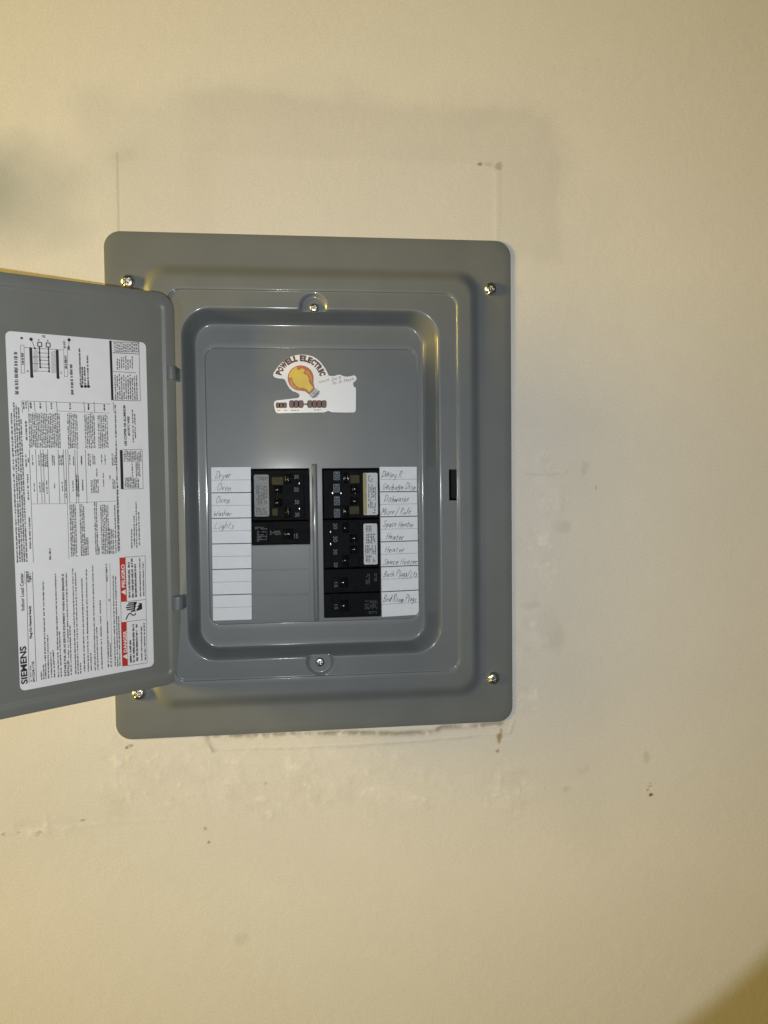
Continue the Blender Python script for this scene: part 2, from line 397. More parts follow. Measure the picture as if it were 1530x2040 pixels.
dead = link('dead_front', me, M['paint'], panel)
# knockout plates below the single breaker
for i, (y0, y1) in enumerate(((1086.5, 1134.3), (1136, 1184.3), (1186, 1235.5))):
    x0, x1, z0, z1 = prect(502, 617.5, y0, y1, D_FLOOR)
    link('knockout_plate', bevel_box(x0, x1, -D_FLOOR - 0.00035, -D_FLOOR + 0.0006, z0, z1, 0.00025), M['paint'], dead)
# folded rib between the two rows
x0, x1, z0, z1 = prect(622.5, 634, 924, 1237, D_FLOOR)
mb = MB(); n = 12; zz = [z0, z0 + 0.001, z0 + 0.003, z1 - 0.003, z1 - 0.001, z1]; sc = [0, 0.6, 1, 1, 0.6, 0]
for z, s in zip(zz, sc):
    for i in range(n + 1):
        t = i / n; hgt = 0.00125 * (prof(min(1, t / 0.33)) if t < 0.5 else prof(min(1, (1 - t) / 0.33))) * s
        mb.v.append((x0 + (x1 - x0) * t, -D_FLOOR - 0.00002 - hgt, z))
for j in range(len(zz) - 1):
    for i in range(n): a = j * (n + 1) + i; mb.f.append((a, a + 1, a + n + 2, a + n + 1))
mb.build('centre_rib', M['paint'], dead, True, recalc=False)
# steel enclosure behind the wall
mb = MB(); e0, e1, f0, f1, yb = -0.170, 0.170, -0.203, 0.205, 0.09
P_ = [(e0, 0.001, f0), (e1, 0.001, f0), (e1, 0.001, f1), (e0, 0.001, f1), (e0, yb, f0), (e1, yb, f0), (e1, yb, f1), (e0, yb, f1)]
mb.add(P_, ((4, 5, 6, 7), (0, 1, 5, 4), (1, 2, 6, 5), (2, 3, 7, 6), (3, 0, 4, 7)))
mb.build('enclosure_box', M['dark'], panel)

# ---- screws
def screw_mesh(R_, hgt, cross=True, slot=True, seed=0):
    nr, na = 22, 72; v = [(0, 0, 0)]; f = []
    def top(x, y):
        r = math.hypot(x, y) / R_
        z = hgt * (1 - 0.25 * r * r - 0.75 * r ** 6)
        cut = 0.0
        if slot: cut = max(cut, min(1, max(0, (0.095 * R_ - abs(y)) / (0.05 * R_))) * (1 if abs(x) < R_ else 0) * 0.40 * hgt)
        if cross:
            q = max(0, 1 - math.hypot(x, y) / (0.42 * R_))
            cut = max(cut, min(1, max(0, (0.12 * R_ - min(abs(x), abs(y))) / (0.06 * R_))) * min(1, 2.2 * q) * 0.8 * hgt)
        return z - cut
    v[0] = (0, 0, top(0, 0))
    for i in range(1, nr + 1):
        r = R_ * (i / nr) ** 0.85
        for j in range(na):
            a = 2 * math.pi * j / na; x, y = r * math.cos(a), r * math.sin(a); v.append((x, y, top(x, y)))
    for j in range(na):
        a = 2 * math.pi * j / na; v.append((R_ * math.cos(a), R_ * math.sin(a), -0.0012))
    for j in range(na): f.append((0, 1 + j, 1 + (j + 1) % na))
    for i in range(nr):
        for j in range(na):
            a, b_ = 1 + i * na + j, 1 + i * na + (j + 1) % na; f.append((a, a + na, b_ + na, b_))
    me = bpy.data.meshes.new('screw'); me.from_pydata(v, [], f); me.update()
    me.polygons.foreach_set('use_smooth', [True] * len(me.polygons)); me.materials.append(M['zinc']); return me
big_screw = screw_mesh(0.0069, 0.0036, cross=True)
small_screw = screw_mesh(0.0047, 0.0020, cross=True, slot=True)
def place_screw(me, px, py, d, rot, tilt=(0, 0), label=None, name='screw'):
    o = bpy.data.objects.new(name, me); col.objects.link(o); o.parent = panel
    p = at(px, py, d); o.matrix_world = Matrix.Translation(Vector(p)) @ Matrix.Rotation(math.radians(90), 4, 'X') @ Matrix.Rotation(tilt[0], 4, 'X') @ Matrix.Rotation(tilt[1], 4, 'Y') @ Matrix.Rotation(math.radians(rot), 4, 'Z')
    if label: o['label'] = label
for px, py, rot, tl in ((254.5, 561, 40, (0.08, -0.05)), (977.5, 575.5, 52, (0.02, 0.05)), (983.5, 1351, 12, (0.0, 0.03)), (276.5, 1381.5, 35, (-0.06, -0.03))):
    place_screw(big_screw, px, py, D_FL + 0.0006, rot, tl, name='mounting_screw')
for px, py, rot in ((626, 613.5, -8), (637.5, 1319, 28)):
    place_screw(small_screw, px, py, FLOOR_D + 0.0004, rot, name='dead_front_screw')

# ------------------------------------------------------------------ flat print helpers
def text2d(s, bold=0.0):
    cu = bpy.data.curves.new('t', 'FONT'); cu.body = s; cu.resolution_u = 3; cu.offset = bold; cu.fill_mode = 'FRONT'
    o = bpy.data.objects.new('t', cu); col.objects.link(o)
    me = bpy.data.meshes.new_from_object(o)
    v = np.array([v.co[:2] for v in me.vertices]); f = [tuple(p.vertices) for p in me.polygons]
    bpy.data.objects.remove(o); bpy.data.curves.remove(cu); bpy.data.meshes.remove(me)
    return v, f
def text_into(mb, s, fn, bold=0.0, caponly=True):
    """lay text in the unit square (0..1 wide, 0..1 = baseline..cap height) and map it with fn(a, b)"""
    v, f = text2d(s, bold)
    x0, x1 = v[:, 0].min(), v[:, 0].max()
    cap = 0.73 if not caponly else max(0.5, v[:, 1].max())
    mb.add([fn((x - x0) / (x1 - x0), y / cap) for x, y in v], f)

def facing_plane(d):
    """lay points given in photograph pixels on the plane d in front of the wall"""
    return lambda px, py: tuple(at(px, py, d))

# ------------------------------------------------------------------ directory strips with handwriting
G = {
 'D': [[(0.05,0),(0.12,0.95)],[(0,0.9),(0.25,1),(0.5,0.75),(0.5,0.35),(0.3,0.05),(0,0)]],
 'O': [[(0.3,1),(0.08,0.8),(0.05,0.3),(0.25,0),(0.5,0.25),(0.52,0.7),(0.3,1),(0.2,0.95)]],
 'W': [[(0,0.9),(0.1,0),(0.3,0.5),(0.45,0),(0.65,0.95)]], 'L': [[(0.1,1),(0.05,0.05),(0.5,0.1)]],
 'G': [[(0.5,0.85),(0.3,1),(0.08,0.7),(0.08,0.25),(0.3,0),(0.5,0.2),(0.5,0.45),(0.3,0.42)]],
 'M': [[(0,0),(0.1,1),(0.3,0.4),(0.52,1),(0.6,0)]], 'R': [[(0.05,0),(0.1,1)],[(0.02,0.9),(0.35,1),(0.45,0.75),(0.1,0.5),(0.5,0)]],
 'S': [[(0.45,0.9),(0.25,1),(0.08,0.78),(0.35,0.45),(0.35,0.15),(0.1,0),(0,0.12)]], 'H': [[(0.05,1),(0.02,0)],[(0.45,1),(0.4,0)],[(0.02,0.5),(0.45,0.52)]],
 'B': [[(0.05,0),(0.1,1),(0.4,0.9),(0.35,0.6),(0.1,0.52),(0.45,0.35),(0.38,0.05),(0.05,0)]], 'P': [[(0.05,0),(0.12,1),(0.42,0.95),(0.45,0.62),(0.1,0.48)]],
 'a': [[(0.36,0.42),(0.2,0.5),(0.04,0.25),(0.15,0.02),(0.34,0.2),(0.38,0.45),(0.38,0.05),(0.44,0)]], 'b': [[(0.06,0.95),(0.04,0.02),(0.25,0),(0.36,0.25),(0.22,0.45),(0.05,0.3)]],
 'c': [[(0.34,0.42),(0.18,0.5),(0.04,0.25),(0.16,0),(0.36,0.08)]], 'd': [[(0.34,0.42),(0.16,0.48),(0.04,0.22),(0.18,0),(0.36,0.2),(0.42,0.95),(0.4,0)]],
 'e': [[(0.05,0.25),(0.34,0.3),(0.25,0.5),(0.06,0.35),(0.1,0.04),(0.36,0.06)]], 'f': [[(0.38,0.9),(0.24,0.95),(0.16,0.6),(0.12,0)],[(0.02,0.5),(0.32,0.52)]],
 'g': [[(0.36,0.42),(0.18,0.5),(0.05,0.25),(0.2,0.05),(0.36,0.3),(0.34,-0.3),(0.1,-0.35)]], 'h': [[(0.06,0.95),(0.03,0)],[(0.04,0.3),(0.22,0.48),(0.32,0.3),(0.34,0)]],
 'i': [[(0.1,0.48),(0.08,0.02),(0.16,0)],[(0.11,0.68),(0.13,0.72)]], 'k': [[(0.06,0.95),(0.03,0)],[(0.32,0.5),(0.06,0.22),(0.34,0)]], 'l': [[(0.1,0.95),(0.06,0.05),(0.16,0)]],
 'm': [[(0.02,0.45),(0.03,0)],[(0.03,0.3),(0.14,0.48),(0.2,0.3),(0.2,0),(0.22,0.35),(0.34,0.48),(0.4,0.25),(0.42,0)]], 'n': [[(0.02,0.48),(0.03,0),(0.05,0.3),(0.2,0.5),(0.3,0.3),(0.32,0)]],
 'o': [[(0.2,0.5),(0.05,0.28),(0.15,0),(0.34,0.18),(0.28,0.45),(0.18,0.5)]], 'p': [[(0.08,0.48),(0.02,-0.4)],[(0.06,0.3),(0.24,0.5),(0.36,0.28),(0.22,0.04),(0.04,0.1)]],
 'r': [[(0.03,0.48),(0.04,0),(0.06,0.3),(0.18,0.48),(0.3,0.45)]], 's': [[(0.28,0.44),(0.12,0.5),(0.06,0.35),(0.26,0.16),(0.16,0),(0.0,0.04)]],
 't': [[(0.16,0.8),(0.1,0.05),(0.22,0)],[(0.0,0.5),(0.3,0.54)]], 'u': [[(0.03,0.48),(0.05,0.06),(0.22,0.02),(0.3,0.3),(0.32,0.48),(0.33,0)]],
 'v': [[(0.02,0.48),(0.14,0),(0.32,0.5)]], 'w': [[(0,0.48),(0.1,0),(0.2,0.38),(0.32,0),(0.42,0.5)]], 'y': [[(0.02,0.48),(0.16,0.08)],[(0.34,0.5),(0.05,-0.42)]],
 '/': [[(0.0,-0.35),(0.32,1.05)]], '.': [[(0.05,0.0),(0.09,0.05)]], '1': [[(0.12,0.95),(0.08,0)]],
}
def stroke(mb, pts, fn, wid):
    q = []
    for i in range(len(pts) - 1):                       # round the corners a little
        a, b_ = pts[i], pts[i + 1]
        q.append(a); q.append(((a[0] + b_[0]) / 2, (a[1] + b_[1]) / 2))
    q.append(pts[-1])
    for i in range(len(q) - 1):
        (x0, y0), (x1, y1) = q[i], q[i + 1]; L_ = math.hypot(x1 - x0, y1 - y0) or 1e-6
        nx, ny = -(y1 - y0) / L_ * wid / 2, (x1 - x0) / L_ * wid / 2; ex, ey = (x1 - x0) / L_ * wid * 0.3, (y1 - y0) / L_ * wid * 0.3
        mb.quad(fn(x0 + nx - ex, y0 + ny - ey), fn(x1 + nx + ex, y1 + ny + ey), fn(x1 - nx + ex, y1 - ny + ey), fn(x0 - nx - ex, y0 - ny - ey))
def handwrite(mb, s, x0, x1, yb, cap, d, wid=1.35, slant=0.30):
    adv = sum(max(p[0] for st in G[c] for p in st) + 0.13 if c != ' ' else 0.3 for c in s)
    k = (x1 - x0) / adv; cur = 0.0
    f = facing_plane(d)
    for c in s:
        if c == ' ': cur += 0.3; continue
        j = [rnd.uniform(-0.12, 0.10) for _ in range(3)]
        for st in G[c]:
            pts = [(x0 + (cur + gx) * k + slant * gy * cap, yb - (gy * (1 + j[0]) + j[1]) * cap) for gx, gy in st]
            stroke(mb, pts, f, wid * rnd.uniform(0.8, 1.15))
        cur += max(p[0] for st in G[c] for p in st) + 0.13
def strip(corners, words, label):
    """corners in px: tl, tr, br, bl"""
    d0 = D_FLOOR + 0.00025
    tl, tr, br, bl = corners
    def pt(a, b_, dd=d0):
        x = (tl[0] * (1 - a) + tr[0] * a) * (1 - b_) + (bl[0] * (1 - a) + br[0] * a) * b_
        y = (tl[1] * (1 - a) + tr[1] * a) * (1 - b_) + (bl[1] * (1 - a) + br[1] * a) * b_
        return x, y
    mb = MB(); n = 40; fr, bk = facing_plane(d0), facing_plane(D_FLOOR - 0.0002)
    rim_ = [pt(i / 6, 0) for i in range(6)] + [pt(1, i / n) for i in range(n)] + [pt(1 - i / 6, 1) for i in range(6)] + [pt(0, 1 - i / n) for i in range(n)]
    q = len(rim_); mb.v = [fr(*p) for p in rim_] + [bk(*p) for p in rim_]
    mb.f = [tuple(range(q))[::-1]] + [(i, (i + 1) % q, (i + 1) % q + q, i + q) for i in range(q)]
    s = mb.build('circuit_directory', M['strip'], panel, label=label, recalc=True)
    for i in range(1, 12):
        mb = MB(); w = 0.9 if i % 2 else 1.9; b_ = i / 12; hh = w / 2 / (bl[1] - tl[1])
        f = facing_plane(d0 + 0.00008)
        mb.quad(f(*pt(0, b_ - hh)), f(*pt(1, b_ - hh)), f(*pt(1, b_ + hh)), f(*pt(0, b_ + hh)))
        mb.build('ruled_line', M['pencil'] if i % 2 else M['rule'], s)
    for row, text, a0, a1, cap, m in words:
        mb = MB(); x0, yb = pt(a0, (row + 0.80) / 12); x1, _ = pt(a1, (row + 0.8) / 12)
        handwrite(mb, text, x0, x1, yb, cap, d0 + 0.00012, wid=1.15)
        mb.build('handwritten_word', M[m], s)
strip(((420.8, 931), (499.5, 930.5), (501.5, 1234), (424.5, 1236.5)),
      [(0, 'Dryer', 0.09, 0.50, 15, 'pencil'), (1, 'Oven', 0.13, 0.50, 14, 'pencil'), (2, 'Oven', 0.09, 0.46, 14, 'pencil'), (3, 'Washer', 0.04, 0.50, 11, 'pencil'), (4, 'Lights', 0.05, 0.56, 14, 'faint')],
      'white directory strip left of the breakers with five pencilled rows')
strip(((756.3, 930), (830, 930), (834.5, 1224.5), (761, 1229)),
      [(0, 'Dining R', 0.04, 0.60, 14, 'pencil'), (1, 'Garbage Disp', 0.05, 0.96, 13, 'pencil'), (2, 'Dishwashe', 0.10, 0.78, 13, 'pencil'), (3, 'Micro / Refr.', 0.02, 0.86, 13, 'pencil'),
       (4, 'Space Heater', 0.06, 0.90, 12, 'pencil'), (5, 'Heater', 0.14, 0.62, 13, 'pencil'), (6, 'Heater', 0.10, 0.64, 12, 'pencil'), (7, 'Space Heater', 0.05, 0.99, 12, 'pencil'),
       (8, 'Bath Plugs/Lts', 0.05, 0.97, 13, 'pencil'), (10, 'Bed Room Plugs', 0.03, 0.93, 14, 'pencil')],
      'white directory strip right of the breakers with ten pencilled rows')

# ------------------------------------------------------------------ breakers
D_BR = D_FLOOR - 0.0016
def pbox(x0, x1, y0, y1, d_front, d_back, bev=0.0004):
    a0, a1, z0, z1 = prect(x0, x1, y0, y1, d_front)
    return bevel_box(a0, a1, -d_front, -d_back, z0, z1, bev)
def pplate(name, parent, m, x0, x1, y0, y1, d, r=1.5):
    a0, a1, z0, z1 = prect(x0, x1, y0, y1, d); mb = MB()
    pts = rrect(a0, a1, z0, z1, r * 0.0005, 3); n = len(pts)
    mb.v = [(x, -d, z) for x, z in pts] + [(x, -d + 0.0002, z) for x, z in pts]
    mb.f = [tuple(range(n))] + [(i, i + n, (i + 1) % n + n, (i + 1) % n) for i in range(n)]
    return mb.build(name, m, parent, recalc=True)
def digits(parent, s, x0, x1, y0, y1, d, m, rot=0, bold=0.02):
    """figures in a px box; rot 90 = reads upwards, -90 = downwards"""
    mb = MB(); f = facing_plane(d)
    if rot == 0: fn = lambda a, b_: f(x0 + a * (x1 - x0), y1 + b_ * (y0 - y1))
    elif rot == 90: fn = lambda a, b_: f(x1 + b_ * (x0 - x1), y1 + a * (y0 - y1))
    else: fn = lambda a, b_: f(x0 + b_ * (x1 - x0), y0 + a * (y1 - y0))
    text_into(mb, s, fn, bold); mb.build('rating_number', m, parent)
def specks(parent, x0, x1, y0, y1, d, m, pitch=3.0, horiz=False, fill=0.55, name='fine_print', seed=1):
    r2 = random.Random(seed); mb = MB(); f = facing_plane(d)
    if horiz:
        y = y0 + pitch / 2
        while y < y1:
            x = x0
            while x < x1:
                l = r2.uniform(1.5, 6); 
                if r2.random() < 0.8: mb.quad(f(x, y - pitch * fill / 2), f(min(x + l, x1), y - pitch * fill / 2), f(min(x + l, x1), y + pitch * fill / 2), f(x, y + pitch * fill / 2))
                x += l + r2.uniform(0.7, 1.6)
            y += pitch
    else:
        x = x0 + pitch / 2
        while x < x1:
            y = y0
            while y < y1:
                l = r2.uniform(1.5, 6)
                if r2.random() < 0.8: mb.quad(f(x - pitch * fill / 2, y), f(x + pitch * fill / 2, y), f(x + pitch * fill / 2, min(y + l, y1)), f(x - pitch * fill / 2, min(y + l, y1)))
                y += l + r2.uniform(0.7, 1.6)
            x += pitch
    if mb.v: return mb.build(name, m, parent, kind='stuff')

def toggle(parent, x0, x1, y0, y1, lean, d=D_BR, m='handle', tall=0.0075):
    """rocker handle: tapered paddle leaning along x (lean in px), with two ridges across its tip"""
    a0, a1, z0, z1 = prect(x0, x1, y0, y1, d)
    s = lean * 0.0005; n = 8; mb = MB()
    sec = []
    for i in range(n + 1):
        t = i / n
        # profile in (x, depth): foot, flank, rounded tip, flank
        sec.append(t)
    w = a1 - a0; pr = [(a0, 0), (a0 + s * 0.55, tall * 0.55), (a0 + s * 0.9 + w * 0.06, tall * 0.93), (a0 + s + w * 0.16, tall), (a1 + s - w * 0.16, tall), (a1 + s * 0.9 - w * 0.06, tall * 0.93), (a1 + s * 0.55, tall * 0.55), (a1, 0)]
    bm_ = bmesh.new()
    lo = [bm_.verts.new((x, -d - h_, z0)) for x, h_ in pr]; hi = [bm_.verts.new((x, -d - h_, z1)) for x, h_ in pr]
    for i in range(len(pr) - 1): bm_.faces.new((lo[i], lo[i + 1], hi[i + 1], hi[i]))
    bm_.faces.new(lo[::-1]); bm_.faces.new(hi)
    bmesh.ops.recalc_face_normals(bm_, faces=bm_.faces)
    bmesh.ops.bevel(bm_, geom=[e for e in bm_.edges], offset=0.0004, segments=2, affect='EDGES')
    me = bpy.data.meshes.new('toggle'); bm_.to_mesh(me); bm_.free()
    return link('toggle', me, M[m], parent, True)

def quad_breaker(name_label, x0, x1, y0, y1, mirror, slip, spec):
    """two-inch breaker holding four toggles; mirror True = toggles on the right of the sticker"""
    b = link('circuit_breaker', join([
        pbox(x0, x1, y0 + 0.6, y1 - 0.6, D_BR, -0.05, 0.0006),
        pbox(*spec['block'], D_BR + 0.0028, D_BR - 0.001, 0.0006)]), M['black'], panel, label=name_label)
    s = pplate('rating_sticker', b, M[slip], *spec['sticker'], D_BR + 0.00025, 3)
    for x, y, w, h_ in spec.get('band', []): pplate('gold_band', b, M['gold'], x, x + w, y, y + h_, D_BR + 0.0004, 1)
    for r_ in spec['print']: specks(b, *r_, D_BR + 0.00055, M['grey_ink'] if slip == 'slipw' else M['sheen'], 3.2, seed=int(r_[0] + r_[2]), name='sticker_print')
    for w_ in spec['windows']: pplate('side_window', b, M['olive'], *w_, D_BR + 0.0030, 2)
    for t in spec['toggles']: toggle(b, *t, d=D_BR + 0.001)
    for rg in spec['ridges']: link('toggle_ridge', pbox(*rg, D_BR + 0.0092, D_BR + 0.004, 0.0005), M['handle'], b, True)
    for i, (txt, a, c, e, g_) in enumerate(spec['numbers']):
        if spec.get('tiles'): 
            pplate('rating_tile', b, M[spec['tiles']], a - 1.5, c + 1.5, e - 1.5, g_ + 1.5, D_BR + 0.0031, 1.5)
            digits(b, txt, a, c, e, g_, D_BR + 0.0034, M['black'], spec['rot'], 0.0)
        else: digits(b, txt, a, c, e, g_, D_BR + 0.0032, M[spec['nm']], spec['rot'])
    for (gx, gy) in spec.get('dots', []): link('rivet', pbox(gx - 1.3, gx + 1.3, gy - 2.6, gy + 2.6, D_BR + 0.0036, D_BR + 0.001, 0.0004), M['zinc'], b, True)
    return b

quad_breaker('black four-toggle breaker with grey sticker, top of the left column', 502, 616.5, 936, 1037, False, 'slip', dict(
    block=(541, 606, 944, 1032), sticker=(506.5, 535.8, 945.5, 1029), print=[(511, 532, 950, 958), (510, 533, 968, 1005), (510, 532, 1012, 1026)],
    windows=[(541.5, 564, 950.5, 965.5), (542.5, 553, 1013, 1027)],
    toggles=[(566, 578, 945, 965, 3), (546, 563, 967.5, 983, -3), (546, 563, 993, 1009.5, -3), (566, 578, 1011, 1031, 3)],
    ridges=[(568, 570.5, 946, 964), (573, 575.6, 946, 965), (573.5, 576, 1012, 1031)],
    numbers=[('30', 586, 595, 946, 953.5), ('50', 585.5, 595, 971, 979.5), ('50', 587, 596, 996, 1004.5), ('30', 587.5, 596.5, 1021, 1029.5)], nm='tile2', rot=0,
    dots=[(596, 963), (596.5, 1013.5)]))
quad_breaker('black four-toggle breaker with gold-banded white sticker and pale blue numbers', 644.5, 757, 935, 1033, True, 'slipw', dict(
    block=(660, 716, 939, 1031), sticker=(723.5, 752.5, 942, 1026), band=[(723.5, 942.6, 7, 82.6)],
    print=[(733, 743, 947, 960), (733, 750, 965, 992), (733, 749, 994, 1012), (742, 750, 1014, 1023)],
    windows=[(697, 716, 946.5, 962.5), (696.5, 715.5, 1008.5, 1024)],
    toggles=[(684, 695.5, 941, 963, -3), (697, 712, 966, 983, 3), (697, 712, 990, 1006, 3), (684, 695.5, 1007, 1030, -3)],
    ridges=[(683.8, 686.3, 942, 963), (691.5, 695, 943, 962), (684.2, 686.8, 1008.5, 1029.5)],
    numbers=[('20', 666, 675.5, 941, 955), ('20', 665.5, 675, 965.5, 979.5), ('20', 667, 675.5, 990.5, 1005), ('20', 667, 676, 1015.5, 1029.5)], tiles='tile', rot=-90,
    dots=[(662.5, 982.5), (679.5, 982.5)]))
quad_breaker('black four-toggle breaker with plain white sticker, second in the right column', 645, 758, 1034.6, 1131, True, 'slipw', dict(
    block=(659, 715, 1039, 1129), sticker=(724.5, 751.8, 1043, 1124.5), print=[(728, 741, 1047, 1060), (729, 747, 1063, 1083), (727, 748, 1086, 1104), (728, 741, 1106, 1120), (742, 748, 1112, 1120)],
    windows=[],
    toggles=[(683, 695, 1041, 1061, -3), (696, 711, 1064, 1080, 3), (696, 711, 1086, 1102, 3), (683, 695, 1105, 1127, -3)],
    ridges=[],
    numbers=[('20', 664.5, 672, 1042.5, 1054), ('30', 664, 672.5, 1068, 1080), ('30', 664.5, 672, 1094, 1105), ('20', 665.5, 673, 1120, 1130)], nm='tile2', rot=-90,
    dots=[(658.8, 1060), (658.8, 1084.5)]))
def single(label, x0, x1, y0, y1, tog, lean, num, rot, marks, raised):
    b = link('circuit_breaker', join([pbox(x0, x1, y0 + 0.6, y1 - 0.6, D_BR, -0.05, 0.0006), pbox(*raised, D_BR + 0.0022, D_BR - 0.001, 0.0006)]), M['black'], panel, label=label)
    toggle(b, *tog, lean, d=D_BR + 0.001)
    digits(b, *num, D_BR + 0.0026, M['tile2'], rot)
    for i, m_ in enumerate(marks): specks(b, *m_[:4], D_BR + (0.0026 if m_[4] else 0.0004), M['sheen'], 3.0, horiz=m_[5], seed=i + int(y0), name='moulded_mark')
    return b
single('single-toggle black breaker at the bottom of the left column', 502.5, 617.5, 1038.2, 1084.5, (563, 582, 1053, 1074), 3, ('15', 586, 593.5, 1063, 1072), 0,
       [(508, 532, 1049, 1054, 1, True), (512, 532, 1058, 1078, 1, True), (538, 559, 1057, 1067, 0, True)], (504, 535, 1041, 1082))
single('single-toggle black breaker under the plain white sticker in the right column', 645.5, 758.5, 1132.5, 1180.5, (679, 693, 1150, 1170), -3, ('15', 666, 672.5, 1160, 1170), -90,
       [(728, 738, 1143, 1164, 0, False), (745, 751, 1143, 1158, 0, False)], (662.5, 675.5, 1150, 1179))
single('single-toggle black breaker at the bottom of the right column', 646, 759, 1181.5, 1228.8, (680, 694, 1195, 1217), -3, ('15', 666.5, 673, 1204, 1214), -90,
       [(727, 752, 1196, 1214, 0, True), (735, 751, 1217, 1223, 0, True)], (663, 676, 1182.5, 1219))

# ------------------------------------------------------------------ electrician's sticker
def Sx(x, y): return 520 + x / 7.286, 690 + y / 7.286
D_ST = D_FLOOR + 0.0002
out = [(175,415),(183,385),(215,338),(250,290),(290,245),(335,207),(380,177),(430,150),(490,132),(545,122),(600,120),(655,124),(710,134),(765,152),(812,182),(858,222),(895,268),(930,318),(958,368),(985,425),(1030,432),(1075,428),(1105,418),(1135,410),(1170,420),(1205,436),(1255,440),(1305,432),(1350,420),(1378,438),(1388,468),(1370,505),(1338,525),(1338,560),(1348,585),(1375,600),(1378,640),(1376,925),(1366,950),(1340,960),(1180,960),(1030,955),(1000,945),(975,935),(945,948),(915,958),(600,962),(240,970),(212,950),(198,900),(188,840),(196,800),(225,786),(400,765),(480,756),(540,748),(562,720),(556,695),(520,670),(460,650),(420,615),(385,565),(365,520),(345,480),(310,468),(270,466),(215,458),(185,440)]
mb = MB(); f0 = facing_plane(D_ST); n = len(out)
mb.v = [f0(*Sx(*p)) for p in out] + [facing_plane(D_FLOOR - 0.0001)(*Sx(*p)) for p in out]
mb.f = [tuple(range(n))] + [(i, i + n, (i + 1) % n + n, (i + 1) % n) for i in range(n)]
stk = mb.build('company_sticker', M['vinyl'], panel, label='white die-cut sticker with a yellow light bulb above the breakers', recalc=True)
def spoly(name, pts, m, d): 
    mb = MB(); f = facing_plane(d); mb.v = [f(*Sx(*p)) for p in pts]; mb.f = [tuple(range(len(pts)))[::1]]
    o = mb.build(name, M[m], stk); return o
d1 = D_ST + 0.0001
# bulb glass: round, tapering to the neck
bulb = []
for i in range(0, 31):
    a = math.radians(-20 - 280 * i / 30 + 0); bulb.append((575 + 184 * math.cos(a), 462 - 182 * math.sin(a) * 1.0))
def bulb_outline(s=0.0):
    pts = []
    for i in range(41):
        a = math.radians(-8 + (262 * i / 40)); pts.append((575 + (184 - s) * math.cos(a), 462 - (182 - s) * math.sin(a)))
    pts += [(570 + s * 0.2, 640 - s), (640, 650 - s * 0.9), (690 - s * 0.2, 690 - s * 0.7), (775 - s * 0.8, 600 - s * 0.2), (758 - s, 540)]
    return pts
spoly('bulb_outline', bulb_outline(-4), 'orange', d1)
spoly('bulb_glass', [(420,470),(402,440),(415,390),(445,345),(490,308),(525,300),(520,330),(545,345),(600,318),(640,345),(615,380),(640,410),(670,415),(690,460),(700,520),(735,570),(760,600),(700,662),(665,625),(610,600),(560,605),(505,570),(470,520),(450,470),(440,440)], 'yellow', d1 + 0.00006)
spoly('bulb_glow', [(655,345),(690,360),(730,420),(742,500),(730,520),(715,470),(700,420),(665,395),(640,370)], 'amber', d1 + 0.00006)
spoly('bulb_glow', [(412,480),(440,490),(470,560),(520,610),(580,625),(520,630),(455,590),(425,540)], 'amber', d1 + 0.00006)
spoly('bulb_base', [(690,690),(775,600),(815,625),(850,650),(845,690),(800,740),(755,752),(720,735)], 'greyp', d1 + 0.00003)
for (a, b_) in (((708, 712), (800, 618)), ((728, 728), (826, 636))):
    mb = MB(); stroke(mb, [Sx(*a), Sx(*b_)], facing_plane(d1 + 0.0001), 1.4); mb.build('bulb_thread', M['vinyl'], stk)
# arched name
name = 'POWELL ELECTRIC'; a0, a1 = 164.5, 13.0; mb = MB(); f = facing_plane(d1)
wd = [0.85 if c not in 'WI ' else (1.25 if c == 'W' else 0.5 if c == 'I' else 0.45) for c in name]; tot = sum(wd); cur = 0
for c, w_ in zip(name, wd):
    am = math.radians(a0 + (a1 - a0) * (cur + w_ / 2) / tot); span_ = abs(math.radians(a0 - a1)) * w_ / tot * 0.98
    cur += w_
    if c == ' ': continue
    def fn(a, b_, am=am, sp=span_):
        R_ = 296 + 84 * b_; th = am + sp * (0.5 - a)
        return f(*Sx(572 + R_ * math.cos(th), 500 - R_ * math.sin(th) * 0.985))
    text_into(mb, c, fn, 0.075)
mb.build('arched_lettering', M['brown'], stk)
# phone number, each figure on its dark rounded outline
mbk = MB(); mbd = MB(); f = facing_plane(d1); f2 = facing_plane(d1 + 0.0001)
def fig(c, x0, x1, y0, y1, pad):
    if c == '-': 
        mbk.quad(f(*Sx(x0 - 8, y0)), f(*Sx(x1 + 8, y0)), f(*Sx(x1 + 8, y1)), f(*Sx(x0 - 8, y1))); return
    cx, cy, rx, ry = (x0 + x1) / 2, (y0 + y1) / 2, (x1 - x0) / 2 + pad, (y1 - y0) / 2 + pad
    pts = [f(*Sx(cx + rx * np.sign(math.cos(t)) * abs(math.cos(t)) ** 0.6, cy + ry * np.sign(math.sin(t)) * abs(math.sin(t)) ** 0.6)) for t in [2 * math.pi * i / 20 for i in range(20)]]
    mbk.add(pts, (tuple(range(20)),))
    text_into(mbd, c, lambda a, b_: f2(*Sx(x0 + a * (x1 - x0), y1 + b_ * (y0 - y1))), 0.0)
for i, c in enumerate('360'): fig(c, 228 + i * 50, 262 + i * 50, 828, 882, 15)
for i, c in enumerate('869'): fig(c, 425 + i * 66, 468 + i * 66, 800, 876, 19)
fig('-', 618, 668, 828, 850, 0)
for i, c in enumerate('8878'): fig(c, 688 + i * 68, 730 + i * 68, 800, 876, 19)
mbk.build('phone_number_outline', M['brown'], stk)
M['phone'] = mat('tan_print', (0.15, 0.060, 0.035), 0.45)
mbd.build('phone_number', M['phone'], stk)
